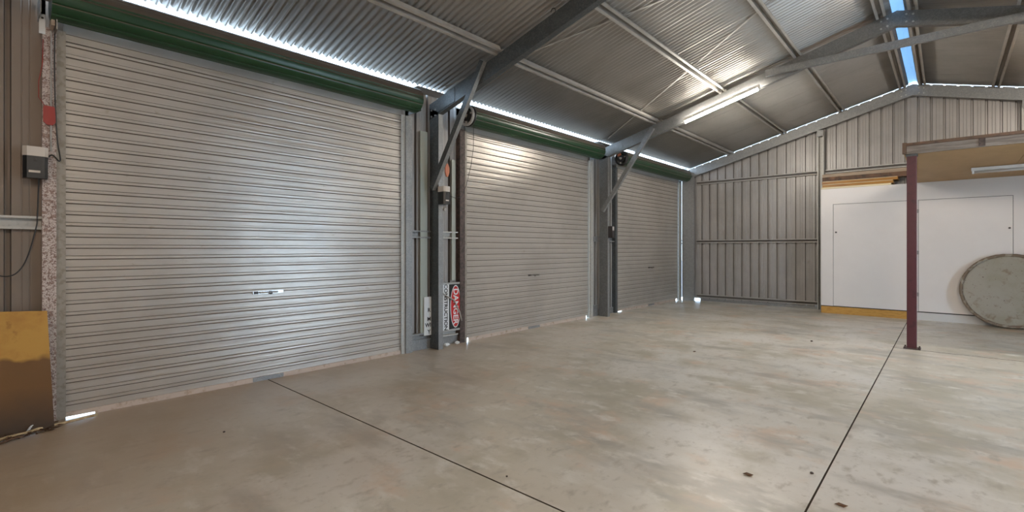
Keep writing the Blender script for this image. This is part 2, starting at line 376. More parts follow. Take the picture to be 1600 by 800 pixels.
girt_x(3.22, 6.18, 1.525); girt_x(6.32, 9.3, 1.525)
MB().box(.47, 3.08, 12.53, 12.56, 0, .06).build('bottom_flashing', M['galv'], wb)

wr = empty('wall_right', (9.4, 4, 0), 'right wall of the shed with open doorways', None, None, 'structure')
RZT = 3.36
OPEN = [(5.35, 7.15), (8.0, 8.30), (8.9, 10.8)]
segs = [(-4.9, OPEN[0][0]), (OPEN[0][1], OPEN[1][0]), (OPEN[1][1], 12.6)]
for a, c in segs: clad('cladding_sheet', (9.43, a), (9.43, c), .02, lambda x, y: RZT, (1, 0), M['clad'], wr)
for a, c in OPEN: clad('cladding_sheet', (9.43, a), (9.43, c), 2.75, lambda x, y: RZT, (1, 0), M['clad'], wr)
wf = empty('wall_front', (4.7, -4.85, 0), 'front gable wall behind the viewpoint', None, None, 'structure')
clad('cladding_sheet', (-.03, -4.88), (RX, -4.88), .02, ztb, (0, -1), M['clad_brown'], wf)
clad('cladding_sheet', (RX, -4.88), (9.43, -4.88), .02, ztb, (0, -1), M['clad_brown'], wf)

# ------------------------------------------------------------------ portal frames
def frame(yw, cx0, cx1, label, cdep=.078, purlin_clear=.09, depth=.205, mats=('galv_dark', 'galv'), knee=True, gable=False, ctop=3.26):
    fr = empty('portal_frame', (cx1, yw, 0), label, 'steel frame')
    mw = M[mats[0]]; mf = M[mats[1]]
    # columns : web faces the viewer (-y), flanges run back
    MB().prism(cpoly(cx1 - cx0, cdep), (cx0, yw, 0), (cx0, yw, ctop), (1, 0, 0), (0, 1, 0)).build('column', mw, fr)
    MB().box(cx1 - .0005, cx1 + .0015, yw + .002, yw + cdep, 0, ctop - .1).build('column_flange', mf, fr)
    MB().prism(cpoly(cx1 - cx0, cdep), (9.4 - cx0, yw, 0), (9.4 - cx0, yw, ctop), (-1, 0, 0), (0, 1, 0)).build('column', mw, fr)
    ang = math.atan(SL)
    for side in (1, -1):
        xs = cx0 if side == 1 else 9.4 - cx0
        a = Vector((xs, yw, rz(xs) - purlin_clear - depth)); xe = RX
        c = Vector((xe, yw, rz(xe) - purlin_clear - depth))
        up = Vector((0, 0, 1))
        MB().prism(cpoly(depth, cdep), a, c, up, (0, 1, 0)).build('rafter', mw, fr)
    # knee plates and bolts
    MB().add([(cx0 - .002, yw - .006, ctop - .02), (cx1 + .004, yw - .006, ctop - .10), (cx1 + .33, yw - .006, rz(cx1 + .33) - purlin_clear - depth + .01), (cx1 + .33, yw - .006, rz(cx1 + .33) - purlin_clear - .02), (cx0 - .002, yw - .006, rz(cx0) - purlin_clear),
              (cx0 - .002, yw - .001, ctop - .02), (cx1 + .004, yw - .001, ctop - .10), (cx1 + .33, yw - .001, rz(cx1 + .33) - purlin_clear - depth + .01), (cx1 + .33, yw - .001, rz(cx1 + .33) - purlin_clear - .02), (cx0 - .002, yw - .001, rz(cx0) - purlin_clear)],
             [(0, 1, 2, 3, 4), (9, 8, 7, 6, 5)] + [(i, 5 + i, 5 + (i + 1) % 5, (i + 1) % 5) for i in range(5)]).build('knee_plate', mw, fr)
    # apex plate with bolts
    az = rz(RX) - purlin_clear - depth
    MB().add([(RX - .22, yw - .006, az - .22 * SL + .02), (RX, yw - .006, az + .005), (RX + .22, yw - .006, az - .22 * SL + .02), (RX + .22, yw - .006, az + depth - .22 * SL - .02), (RX, yw - .006, az + depth), (RX - .22, yw - .006, az + depth - .22 * SL - .02),
              (RX - .22, yw - .001, az - .22 * SL + .02), (RX, yw - .001, az + .005), (RX + .22, yw - .001, az - .22 * SL + .02), (RX + .22, yw - .001, az + depth - .22 * SL - .02), (RX, yw - .001, az + depth), (RX - .22, yw - .001, az + depth - .22 * SL - .02)],
             [(0, 1, 2, 3, 4, 5), (11, 10, 9, 8, 7, 6)] + [(i, 6 + i, 6 + (i + 1) % 6, (i + 1) % 6) for i in range(6)]).build('apex_plate', mw, fr)
    for bx in (-.17, -.10, .10, .17):
        for bz in (.05, .15):
            z_ = az - abs(bx) * SL + bz
            MB().prism([(.013 * math.cos(k * math.pi / 3), .013 * math.sin(k * math.pi / 3)) for k in range(6)], (RX + bx, yw - .018, z_), (RX + bx, yw - .006, z_), (1, 0, 0), (0, 0, 1)).build('bolt', M['galv_light'], fr)
    for (bx, bz) in ((.05, 3.2), (.05, 3.12), (.13, 3.2), (.13, 3.12)):
        MB().prism([(.013 * math.cos(k * math.pi / 3), .013 * math.sin(k * math.pi / 3)) for k in range(6)], (cx0 + bx, yw - .018, bz), (cx0 + bx, yw - .006, bz), (1, 0, 0), (0, 0, 1)).build('bolt', M['galv'], fr)
    return fr
def knee_brace(fr, p0, p1, y, wd=.075, m='galv_dark', me='galv'):
    p0 = Vector((p0[0], y, p0[1])); p1 = Vector((p1[0], y, p1[1])); d = (p1 - p0).normalized()
    u = Vector((0, 1, 0)).cross(d).normalized()
    if u.x > 0: u = -u
    # channel: web faces the viewer, lips run back to the steel
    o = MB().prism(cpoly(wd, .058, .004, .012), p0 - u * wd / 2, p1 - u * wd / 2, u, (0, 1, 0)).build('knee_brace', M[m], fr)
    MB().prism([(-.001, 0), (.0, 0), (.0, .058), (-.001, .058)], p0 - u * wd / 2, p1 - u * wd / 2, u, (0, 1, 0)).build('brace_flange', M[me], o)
    return o
fA = frame(-.12, .0, .18, 'galvanised steel portal frame above the viewpoint')
fB = frame(4.12, .0, .18, 'galvanised steel portal frame between first and second roller doors, warning sign at its foot')
fC = frame(8.34, .045, .235, 'galvanised steel portal frame carrying the lit tube light and the collar tie', mats=('galv_mid', 'galv'))
fD = frame(12.36, .075, .365, 'galvanised steel portal frame against the back gable wall', depth=.20, purlin_clear=.085, ctop=3.3, mats=('galv', 'galv'))
knee_brace(fB, (.10, 2.14), (1.06, 3.60), 4.055)
knee_brace(fC, (.14, 2.09), (1.20, 3.56), 8.275, m='galv', me='galv')
tie = MB().prism(cpoly(.10, .05), (3.09, 8.27, 4.04), (6.31, 8.27, 4.04), (0, 0, 1), (0, 1, 0)).build('collar_tie', M['galv'], fC)
# hook hanging on the rafter web
hk = [(2.10 + .03 * math.cos(a) , 4.10, 3.86 + .035 * math.sin(a)) for a in [R(t) for t in range(-60, 200, 26)]]
tag(MB().tube(hk, .005, 6).build('cable_hook', M['black'], None, (2.1, 4.1, 3.86)), 'small black hook on the near face of the first rafter', 'hook')

# end wall mullions
for x, lab in ((3.085, 'galvanised steel wall post beside the left end of the white cupboards'), (6.19, 'galvanised steel gable post above the right side cupboards')):
    mp = MB().prism(cpoly(.12, .10, .004, .02), (x, 12.50, 0 if x < 4 else 2.62), (x, 12.50, rz(x if x < 4 else x + .12) - .29), (1, 0, 0), (0, -1, 0)).build('wall_post', M['galv_light'], None, (x, 12.5, 0))
    tag(mp, lab, 'post')
    MB().box(x + .002, x + .118, 12.30 + .045, 12.36, rz(x) - .42, rz(x) - .285).build('cleat', M['galv'], mp)

# ------------------------------------------------------------------ roller doors
P = .0893
def slat_mesh(L, name):
    t = .0012
    fr = [(0, 0), (0, .0500), (0, .0530), (.0105, .0585), (.0115, .0660), (.0115, .0790), (.0010, .0826), (-.0010, .0860), (-.0010, .0889), (0, .0893)]
    poly = fr + [(x - t - .001, z) for x, z in fr[::-1]]
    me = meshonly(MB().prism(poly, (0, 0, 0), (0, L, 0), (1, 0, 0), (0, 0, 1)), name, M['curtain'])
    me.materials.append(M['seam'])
    for pi in (1, 2, 6): me.polygons[pi].material_index = 1      # shade of the creases beside the rib, painted as a dark tone
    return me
def roller_door(k, ya, yb, label, drum0, drum1, jl, jr, zbot=.045, rail=(0, 0), handle_y=None, hw=.30):
    d = empty('door_%d' % k, (0, (ya + yb) / 2, 0), label, None, None, 'structure')
    me = slat_mesh(yb - ya - .03, 'slat')
    nsl = 33
    for i in range(nsl):
        put('slat', me, d, (random.uniform(-.0003, .0003), ya + .015, zbot + i * P))
    ztop = zbot + nsl * P
    MB().box(-.003, .003, ya + .015, yb - .015, ztop - .001, ztop + .062).build('curtain_lead', M['curtain'], d)
    MB().box(-.004, .010, ya + .015, yb - .015, ztop + .058, ztop + .26).build('curtain_lead', M['curtain'], d)
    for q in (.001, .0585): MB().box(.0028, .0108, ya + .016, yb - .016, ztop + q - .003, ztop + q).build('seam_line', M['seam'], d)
    MB().box(-.036, -.030, jl[0], jr[1], 2.96, 3.365).build('head_sheet', M['clad_brown'], d)
    # drum
    c = Vector((.19, 0, 3.222)); n = 132; poly = []
    for i in range(n):
        a = 2 * math.pi * i / n; ph = (i % 12)
        r = .150 if 2 <= ph <= 10 else .1435
        if ph in (1, 11): r = .148
        poly.append((r * math.cos(a + .08), r * math.sin(a + .08)))
    MB().prism(poly, c + Vector((0, drum0, 0)), c + Vector((0, drum1, 0)), (1, 0, 0), (0, 0, 1)).build('drum', M['green'], d)
    MB().tube([c + Vector((0, drum0 - .10, 0)), c + Vector((0, drum1 + .10, 0))], .020, 10).build('axle', M['galv'], d)
    for e in (drum0, drum1):
        s_ = -1 if e == drum0 else 1
        e2 = e + s_ * .05
        MB().box(-.02, .22, min(e2, e2 + s_ * .006), max(e2, e2 + s_ * .006), 3.10, 3.25).build('drum_bracket', M['galv'], d)
    # guides: channel at each side
    for y0, sgn in ((ya, 1), (yb, -1)):
        MB().prism([(-.018, -.03 * sgn), (.030, -.03 * sgn), (.030, .026 * sgn), (.026, .026 * sgn), (.026, -.026 * sgn), (-.014, -.026 * sgn), (-.014, .026 * sgn), (-.018, .026 * sgn)][:: sgn],
                   (0, y0, 0), (0, y0, 3.06), (1, 0, 0), (0, 1, 0)).build('guide', M['galv_light'] if sgn < 0 else M['guide_dusty'], d)
    # jambs
    for (a, c_, mm) in (jl, jr):
        MB().box(-.03, .055, a, c_, 0, 3.05).build('jamb', M[mm], d)
    # bottom rail, with its gaps at the ends where daylight shows
    if rail[0] > .1: MB().box(-.006, .016, ya + .015, ya + .015 + rail[0], .014, zbot + .002).build('rail_end', M['rail'], d)
    MB().box(-.006, .016, ya + .015 + rail[0], yb - .015 - rail[1], .001, zbot + .002).build('bottom_rail', M['rail'], d)
    # lock bar / lift handle
    if handle_y:
        h = MB().box(.010, .016, handle_y - hw / 2, handle_y + hw / 2, .885, .915).build('handle', M['chrome'], d)
        MB().tube([(.016, handle_y - .09, .90), (.045, handle_y - .08, .90), (.045, handle_y + .08, .90), (.016, handle_y + .09, .90)], .007, 8).build('grip', M['chrome'], h)
        MB().tube([(.016, handle_y + .02, .895), (.032, handle_y + .02, .895)], .017, 12).build('lock_barrel', M['dark'], h)
        MB().box(.016, .022, handle_y - hw / 2 + .01, handle_y - hw / 2 + .05, .888, .912).build('latch', M['dark'], h)
        ym = handle_y
        MB().box(.016, .022, ym - .15, ym + .15, .004, .046).build('foot_plate', M['galv'], d)
        for q in (.12,):
            pass
    return d
d1 = roller_door(1, .455, 3.665, 'first and nearest roller door, ribbed grey curtain lit bluish at right', .38, 3.755, (.345, .425, 'galv_mottled'), (3.693, 3.79, 'galv'), rail=(.19, 0), handle_y=2.02)
d2 = roller_door(2, 4.745, 8.0, 'middle roller door, ribbed grey curtain with green roll', 4.66, 8.09, (4.615, 4.712, 'rust_dark'), (8.028, 8.09, 'galv_light'), rail=(0.06, .08), handle_y=6.32)
d3 = roller_door(3, 9.07, 12.24, 'far roller door beside the back wall', 8.98, 12.30, (8.955, 9.035, 'galv_dark'), (12.265, 12.33, 'galv'), rail=(.22, .16), handle_y=10.68)

# openings on the unseen right side get simple surrounds
for a, c_ in OPEN:
    MB().box(9.36, 9.43, a - .06, a, 0, 2.75).build('jamb', M['galv'], wr); MB().box(9.36, 9.43, c_, c_ + .06, 0, 2.75).build('jamb', M['galv'], wr)
    MB().box(9.36, 9.43, a - .06, c_ + .06, 2.75, 2.81).build('lintel', M['galv'], wr)

# pale strips standing on the wall beside the first frame
MB().box(.0, .014, 3.952, 4.068, .22, 2.91).build('pale_strip', M['strip_pale'], None, (.0, 4.0, .22))
o = bpy.data.objects['pale_strip']; tag(o, 'tall pale green strip standing on wall left of first column', 'strip')
o2 = MB().box(.0, .012, 4.50, 4.565, .90, 2.6).build('pale_strip', M['strip_pale'], None, (.0, 4.53, .9)); tag(o2, 'narrow pale strip on wall right of first column, above warning sign', 'strip')

# ------------------------------------------------------------------ gear on the middle door: chain wheel / opener head
def torus_y(c, r, rr, n=28, k=8):
    c = Vector(c); vs = []; fs = []
    for i in range(n):
        a = 2 * math.pi * i / n
        for j in range(k):
            b_ = 2 * math.pi * j / k
            q = r + rr * math.cos(b_)
            vs.append((c.x + q * math.cos(a), c.y + rr * math.sin(b_) * 1.6, c.z + q * math.sin(a)))
    for i in range(n):
        for j in range(k):
            fs.append((i * k + j, i * k + (j + 1) % k, ((i + 1) % n) * k + (j + 1) % k, ((i + 1) % n) * k + j))
    return MB().add(vs, fs, True)
def opener(yc, label, rim='greyplastic', r=.125, lever='red'):
    e = empty('door_opener', (.22, yc, 3.20), label, 'door opener')
    torus_y((.22, yc, 3.20), r, .017).build('drive_ring', M[rim], e)
    torus_y((.22, yc + .035, 3.20), r + .012, .012).build('ring_gear', M['black'], e)
    MB().prism([(.075 * math.cos(t * math.pi / 8), .075 * math.sin(t * math.pi / 8)) for t in range(16)], (.22, yc - .02, 3.20), (.22, yc + .05, 3.20), (1, 0, 0), (0, 0, 1)).build('motor_housing', M['black'], e)
    MB().tube([(.22, yc - .05, 3.20), (.22, yc + .04, 3.20)], .022, 12).build('hub', M['greyplastic'], e)
    for t in (20, 140, 260):
        a = R(t); MB().tube([(.22 + .02 * math.cos(a), yc - .01, 3.20 + .02 * math.sin(a)), (.22 + r * math.cos(a), yc, 3.20 + r * math.sin(a))], .012, 8).build('spoke', M['greyplastic'], e)
    MB().obox((.20, yc - .045, 3.27), (.035, 0, .012), (0, .012, 0), (-.006, 0, .02)).build('release_lever', M[lever], e)
    return e
opener(4.60, 'round grey opener wheel with red lever at left end of middle door roll')
opener(8.90, 'dark opener wheel at left end of far door roll', rim='black', lever='orange')
# cord from the middle opener
cd = MB().tube([(.32, 4.63, 3.06), (.30, 4.645, 2.75), (.30, 4.60, 2.50), (.28, 4.53, 2.22), (.26, 4.46, 2.05), (.25, 4.36, 2.03), (.22, 4.22, 2.07)], .0035, 6).build('pull_cord', M['black'], None, (.3, 4.6, 2.0))
tag(cd, 'thin black cord hanging across left edge of middle door', 'cord')
rh = empty('release_handle', (.21, 4.24, 2.36), 'faded orange release handle hanging behind the first knee brace', 'release handle')
MB().prism([(-.035, .0), (-.012, -.06), (.012, -.06), (.035, 0), (.035, .06), (.012, .115), (-.012, .115), (-.035, .06)], (.205, 4.24, 2.37), (.222, 4.24, 2.37), (0, 1, 0), (0, 0, 1)).build('grip', M['orange'], rh)
MB().tube([(.213, 4.24, 2.48), (.215, 4.30, 2.75), (.22, 4.42, 3.1)], .003, 6).build('cord', M['dark'], rh)
rh2 = empty('release_handle', (.07, .375, 2.31), 'red release tag hanging left of the first roller door', 'release handle')
MB().prism([(-.033, .01), (-.012, -.012), (.02, -.012), (.036, .01), (.036, .12), (.025, .132), (-.025, .132), (-.033, .12)], (.063, .382, 2.31), (.078, .382, 2.31), (0, 1, 0), (0, 0, 1)).build('grip', M['red'], rh2)
MB().tube([(.07, .36, 2.44), (.066, .325, 2.5), (.066, .325, 2.62), (.066, .345, 2.75), (.066, .35, 2.95)], .0025, 6).build('cord', M['red'], rh2)

# ------------------------------------------------------------------ door control boxes
def control_box(c, wd, h, dp, label, axis='x'):
    """c = centre of back face; faces +x"""
    x, y, z = c
    e = empty('control_box', (x, y, z - h / 2), label, 'control box')
    poly = [(0, -wd / 2), (dp - .02, -wd / 2), (dp, -wd / 2 + .02), (dp, wd / 2 - .02), (dp - .02, wd / 2), (0, wd / 2)]
    MB().prism(poly, (x, y, z - h / 2), (x, y, z + h * .20), (1, 0, 0), (0, 1, 0)).build('housing', M['black'], e)
    poly2 = [(0, -wd / 2 - .002), (dp - .02, -wd / 2 - .002), (dp + .003, -wd / 2 + .02), (dp + .003, wd / 2 - .02), (dp - .02, wd / 2 + .002), (0, wd / 2 + .002)]
    MB().prism(poly2, (x, y, z + h * .20), (x, y, z + h / 2), (1, 0, 0), (0, 1, 0)).build('cover', M['whiteplastic'], e)
    MB().box(x + dp - .001, x + dp + .003, y - wd * .28, y + wd * .18, z - h * .33, z - h * .26).build('label_plate', M['whiteplastic'], e)
    MB().box(x + dp - .001, x + dp + .004, y - wd * .10, y + wd * .04, z + h * .04, z + h * .14).build('button', M['dark'], e)
    return e
control_box((.058, .305, 1.993), .135, .235, .085, 'black control box with white cover left of the first roller door')
control_box((.184, 4.165, 2.05), .11, .235, .13, 'black and white control box on the first column under the knee brace')
cb = MB().box(.238, .33, 8.35, 8.43, 1.555, 1.785).build('control_box', M['dark'], None, (.24, 8.38, 1.555)); tag(cb, 'small dark control box on the second column by far door', 'control box')
MB().box(.33, .334, 8.36, 8.42, 1.70, 1.775).build('cover', M['greyplastic'], cb)
# bits on the first column box: lock and lead
lk = empty('padlock', (.25, 4.16, 1.86), 'small grey lock hanging below control box on first column', 'padlock')
MB().prism([(.022 * math.cos(t * math.pi / 6), .022 * math.sin(t * math.pi / 6)) for t in range(12)], (.235, 4.17, 1.865), (.262, 4.17, 1.865), (0, 1, 0), (0, 0, 1)).build('body', M['greyplastic'], lk)
MB().tube([(.25, 4.155, 1.88), (.25, 4.155, 1.925), (.25, 4.185, 1.925), (.25, 4.185, 1.88)], .004, 6).build('shackle', M['chrome'], lk)

# cables at the left
def cable(pts, r, label, m='black', name='cable'):
    # smooth the polyline
    P_ = [Vector(p) for p in pts]; out = []
    for i in range(len(P_) - 1):
        p0 = P_[max(i - 1, 0)]; p1 = P_[i]; p2 = P_[i + 1]; p3 = P_[min(i + 2, len(P_) - 1)]
        for k in range(6):
            t = k / 6
            out.append(.5 * ((2 * p1) + (-p0 + p2) * t + (2 * p0 - 5 * p1 + 4 * p2 - p3) * t * t + (-p0 + 3 * p1 - 3 * p2 + p3) * t ** 3))
    out.append(P_[-1])
    o = MB().tube(out, r, 7).build(name, M[m], None, tuple(P_[0])); tag(o, label, 'cable'); return o
cable([(.085, .415, 3.12), (.075, .412, 2.76), (.075, .417, 2.45), (.07, .428, 2.2), (.075, .445, 2.03), (.07, .40, 2.07), (.085, .365, 2.03)], .005, 'black cable running down the door jamb to the control box')
cable([(.10, .325, 1.875), (.075, .322, 1.75), (.072, .318, 1.60), (.075, .31, 1.50), (.07, .26, 1.27), (.07, .20, 1.16), (.07, .12, 1.15), (.07, .05, 1.22), (.07, .0, 1.45)], .0045, 'thin black cable looping left from under the control box')
cable([(.066, .395, 3.15), (.066, .393, 2.6), (.066, .392, 2.1)], .006, 'pale straight conduit on the door jamb behind the black cable', 'greyplastic')
# bracket gear at the roll's left end
jb = empty('mounting_board', (.08, .42, 3.0), 'tan timber packer at left end of the first roll', 'packer')
MB().box(.062, .20, .385, .405, 3.03, 3.42).build('board', M['timber_pale'], jb)
MB().box(.062, .22, .410, .418, 3.0, 3.40).build('metal_edge', M['chrome'], jb)
tg = MB().box(.060, .066, .327, .362, 2.99, 3.14).build('paper_tag', M['signwhite'], None, (.06, .345, 3.0)); tag(tg, 'small white tag at the top of the mottled door jamb', 'tag')
MB().tube([(.063, .345, 3.11), (.070, .345, 3.11)], .008, 8).build('grommet', M['black'], tg)

# ------------------------------------------------------------------ warning signs
def text_on(txt, size, m, parent, origin, xd, yd, name='lettering', ext=.0008, sx=1.0, bold=0.0):
    cu = bpy.data.curves.new(name, 'FONT'); cu.body = txt; cu.size = size; cu.extrude = ext; cu.align_x = 'CENTER'; cu.align_y = 'CENTER'; cu.offset = bold
    cu.resolution_u = 3
    t = bpy.data.objects.new(name, cu); COL.objects.link(t)
    bpy.context.view_layer.update()
    me = bpy.data.meshes.new_from_object(t.evaluated_get(bpy.context.evaluated_depsgraph_get()))
    bpy.data.objects.remove(t)
    X = Vector(xd).normalized() * sx; Y = Vector(yd).normalized(); Z = X.cross(Y).normalized()
    mt = Matrix((X, Y, Z)).transposed()
    off = wloc(parent)
    for v in me.vertices: v.co = mt @ v.co + Vector(origin) - off
    me.materials.clear(); me.materials.append(m)
    o = bpy.data.objects.new(name, me); COL.objects.link(o); o.parent = parent; return o
sg = empty('danger_sign', (.03, 4.40, .2), 'framed danger sign turned on its side, leaning right of the first column', 'sign')
y0, y1, z0, z1 = 4.215, 4.66, .205, .86
SX = .045
MB().box(SX - .006, SX, y0, y1, z0, z1).build('panel', M['signwhite'], sg)
for bx in ((y0 - .012, y1 + .012, z0 - .012, z0 + .012), (y0 - .012, y1 + .012, z1 - .012, z1 + .012), (y1 - .010, y1 + .014, z0, z1)):
    MB().box(SX - .008, SX + .006, *bx).build('frame_bar', M['signframe'], sg)
MB().box(SX, SX + .001, y0 + .205, y1 - .012, z0 + .014, z1 - .014).build('black_field', M['signblack'], sg)
def ellipse(yc, zc, ry, rz_, x0, x1, m, nm):
    MB().prism([(ry * math.cos(k * math.pi / 20), rz_ * math.sin(k * math.pi / 20)) for k in range(40)], (x0, yc, zc), (x1, yc, zc), (0, 1, 0), (0, 0, 1)).build(nm, m, sg)
yc = y0 + .325; zc = (z0 + z1) / 2
ellipse(yc, zc, .098, .30, SX + .001, SX + .002, M['signwhite'], 'white_oval')
ellipse(yc, zc, .086, .285, SX + .002, SX + .003, M['signred'], 'red_oval')
text_on('DANGER', .125, M['signwhite'], sg, (SX + .0035, yc - .002, zc), (0, 0, -1), (0, 1, 0), bold=.003)
text_on('CONSTRUCTION', .082, M['signblack'], sg, (SX + .0015, y0 + .145, zc), (0, 0, -1), (0, 1, 0), bold=.002)
MB().tube([(.075, 4.19, .80), (.070, 4.34, .70), (.062, 4.50, .62), (.060, 4.60, .45), (.062, 4.64, .32)], .010, 6).build('frayed_strap', M['greyplastic'], sg)
s2 = empty('white_sign', (.03, 4.1, .19), 'white sign with black lettering, mostly hidden behind the first column', 'sign')
MB().box(.032, .037, 3.995, 4.115, .185, .70).build('panel', M['signwhite'], s2)
for t_, zz in (('R', .52), ('M', .40), ('WI', .32), ('Y', .23)):
    text_on(t_, .075, M['signblack'], s2, (.0375, 4.075 if len(t_) == 1 else 4.06, zz), (0, 1, 0), (0, 0, 1), bold=.002)
# rubble at the foot of the wall
for i, (x, y_, r_) in enumerate(((.10, 4.33, .035), (.07, 4.55, .03))):
    vs = []; fs = []
    for a in range(5):
        for b_ in range(8):
            th = math.pi * a / 4; ph = 2 * math.pi * b_ / 8; q = r_ * random.uniform(.8, 1.15)
            vs.append((x + q * math.sin(th) * math.cos(ph), y_ + 1.5 * q * math.sin(th) * math.sin(ph), r_ * .75 + q * .75 * math.cos(th)))
    for a in range(4):
        for b_ in range(8): fs.append((a * 8 + b_, a * 8 + (b_ + 1) % 8, (a + 1) * 8 + (b_ + 1) % 8, (a + 1) * 8 + b_))
    o = MB().add(vs, fs).build('stone', M['signwhite' if i == 0 else 'kerb'], None, (x, y_, 0))
    tag(o, ['white lump of rubble on floor below the danger sign', 'grey lump of rubble on floor beside the middle door jamb'][i], 'stone')

# ------------------------------------------------------------------ tube lights
def tube_light(c, d, L, label, tm, lit=True, up=(0, 0, 1), wd=.045):
    c = Vector(c); d = Vector(d).normalized(); up = Vector(up); up = (up - d * up.dot(d)).normalized(); sd = d.cross(up)
    e = empty('tube_light', tuple(c), label, 'tube light')
    MB().prism([(-wd, 0), (wd, 0), (wd * .8, -.045), (-wd * .8, -.045)], c - d * L / 2, c + d * L / 2, sd, up).build('batten', M['fitting'], e)
    MB().tube([c - d * (L / 2 - .03) - up * .068, c + d * (L / 2 - .03) - up * .068], .019, 12).build('tube', tm, e)
    for s_ in (-1, 1):
        MB().obox(c + d * s_ * (L / 2 - .02) - up * .062, d * .012, sd * .02, up * .028).build('end_holder', M['fitting'], e)
    return e
xa = 2.40
tube_light((xa, 8.235, rz(xa) - .275), (1, 0, SL), 1.27, 'lit fluorescent tube light under the sloping rafter', M['tube'], wd=.027)
for xx, yy, lab in ((7.0, -.18, 'added fill tube on the rafter above the viewpoint, right side'), (7.0, 8.235, 'added fill tube on the right half of the rafter above the deck'), (7.0, -4.2, 'added fill tube near the front gable wall')):  # unseen tubes added as fill light
    sl = SL if xx < RX else -SL
    tube_light((xx, yy, rz(xx) - .285), (1, 0, sl), 1.27, lab, M['tube' if yy > 8 else 'tube_fill'])

# ------------------------------------------------------------------ cupboards
def cupboard(x0, x1, label, plinth_m, door, knob_y, split=None, hinges=False):
    e = empty('white_cupboard', ((x0 + x1) / 2, 11.9, 0), label, 'cupboard')
    yF = 11.90; dz0, dz1 = .162, 2.255
    xa_, xb_ = door
    g = .008
    MB().box(x0, xa_ - g, yF, yF + .018, .158, 2.585).build('front_panel', M['board_white'], e)
    MB().box(xb_ + g, x1, yF, yF + .018, .158, 2.585).build('front_panel', M['board_white'], e)
    MB().box(xa_ - g, xb_ + g, yF, yF + .018, dz1 + g, 2.585).build('front_panel', M['board_white'], e)
    dr = MB().box(xa_, xb_, yF - .002, yF + .016, dz0, dz1).build('door', M['board_white'], e)
    MB().box(x0, x1, yF + .019, 12.38, .0, 2.58).build('carcass', M['dark'], e)
    MB().box(x0, x0 + .010, yF + .001, 12.36, 0.16, 2.585).build('side_panel', M['rawedge'], e)
    MB().box(x0 + .005, x1, yF - .004, yF + .014, .0, .142).build('plinth', M[plinth_m], e)
    MB().tube([(knob_y[0], yF - .002, knob_y[1]), (knob_y[0], yF - .03, knob_y[1])], .016, 10).build('knob', M['dark'], dr)
    if hinges:
        for z_ in (2.05, 1.27, .48):
            MB().box(xa_ - .022, xa_ + .006, yF - .008, yF - .002, z_ - .035, z_ + .035).build('hinge', M['galv'], dr)
    return e
cupboard(3.235, 4.770, 'left white cupboard with a yellow plinth board', 'kick_yellow', (3.458, 4.68), (3.503, 1.68))
cupboard(4.775, 6.60, 'right white cupboard behind the red post, round lid leaning on it', 'kick_white', (4.808, 6.045), (6.005, 1.70), hinges=True)
cupboard(6.605, 9.0, 'far right white cupboard beyond the leaning round lid', 'kick_white', (7.0, 8.2), (7.1, 1.7))
# boards on top of the left cupboard
b0 = MB().box(3.24, 4.40, 11.90, 12.30, 2.588, 2.622).build('cream_board', M['cream'], None, (3.8, 12.1, 2.588)); tag(b0, 'cream board lying lowest on top of the left cupboard', 'board')
zz = 2.624
for i, (xe, h_, lab) in enumerate(((4.43, .058, 'lower yellow board in the stack on the left cupboard'), (4.50, .060, 'upper yellow board in the stack on the left cupboard'))):
    o = MB().box(3.26 - i * .005, xe, 11.905 + .004 * i, 12.29, zz, zz + h_).build('yellow_board', M['board_yellow'], None, (3.8, 12.1, zz)); tag(o, lab, 'board', 'yellow boards on the cupboard'); zz += h_ + .003
    MB().box(3.27, xe - .01, 11.903 + .004 * i, 11.905 + .004 * i, zz - .012, zz - .004).build('top_edge', M['cream'], o)
o = MB().box(3.24, 4.70, 12.02, 12.28, zz + .002, 2.845).build('dark_board', M['timber_dark'], None, (3.9, 12.1, zz)); tag(o, 'dark brown board on top of the yellow boards', 'board')
rl = MB().box(3.21, 4.86, 12.20, 12.245, 2.869, 2.936).build('timber_rail', M['timber_pale'], None, (4.0, 12.2, 2.85)); tag(rl, 'pale knotty timber rail across the back above the yellow boards', 'timber')
MB().box(3.30, 3.36, 12.20, 12.245, 2.846, 2.869).build('packer', M['timber_dark'], rl)
MB().box(4.55, 4.61, 12.20, 12.245, 2.846, 2.869).build('packer', M['timber_dark'], rl)

# ------------------------------------------------------------------ mezzanine deck on the red post
post = empty('red_post', (4.852, 8.43, 0), 'dark red square steel post holding up the timber deck', 'post')
MB().prism([(-.048, -.05), (.048, -.05), (.052, -.046), (.052, .046), (.048, .05), (-.048, .05), (-.052, .046), (-.052, -.046)], (4.852, 8.45, .012), (4.852, 8.45, 2.585), (1, 0, 0), (0, 1, 0)).build('shaft', M['redpost'], post)
MB().box(4.79, 4.914, 8.39, 8.512, 2.585, 2.611).build('cap_plate', M['galv_dark'], post)
MB().box(4.765, 4.945, 8.37, 8.53, 0, .012).build('base_plate', M['rust_dark'], post)
for bx, by in ((4.78, 8.385), (4.93, 8.385), (4.78, 8.515), (4.93, 8.515)):
    MB().tube([(bx, by, .012), (bx, by, .03)], .010, 6).build('anchor_bolt', M['rust_dark'], post)
for xq in (8.95,):
    p2 = MB().box(xq - .05, xq + .05, 8.40, 8.50, 0, 2.600).build('red_post', M['redpost'], None, (xq, 8.45, 0)); tag(p2, 'dark red steel post at the right wall end of the deck', 'post')
dk = empty('timber_deck', (6.9, 8.4, 2.62), 'storage deck of tan plywood behind a weathered timber edge beam', 'deck')
MB().box(4.78, 9.05, 8.41, 8.455, 2.620, 2.725).build('edge_beam', M['timber_old'], dk)
MB().box(4.80, 9.05, 8.395, 8.60, 2.727, 2.765).build('edge_plank', M['timber_dark'], dk)
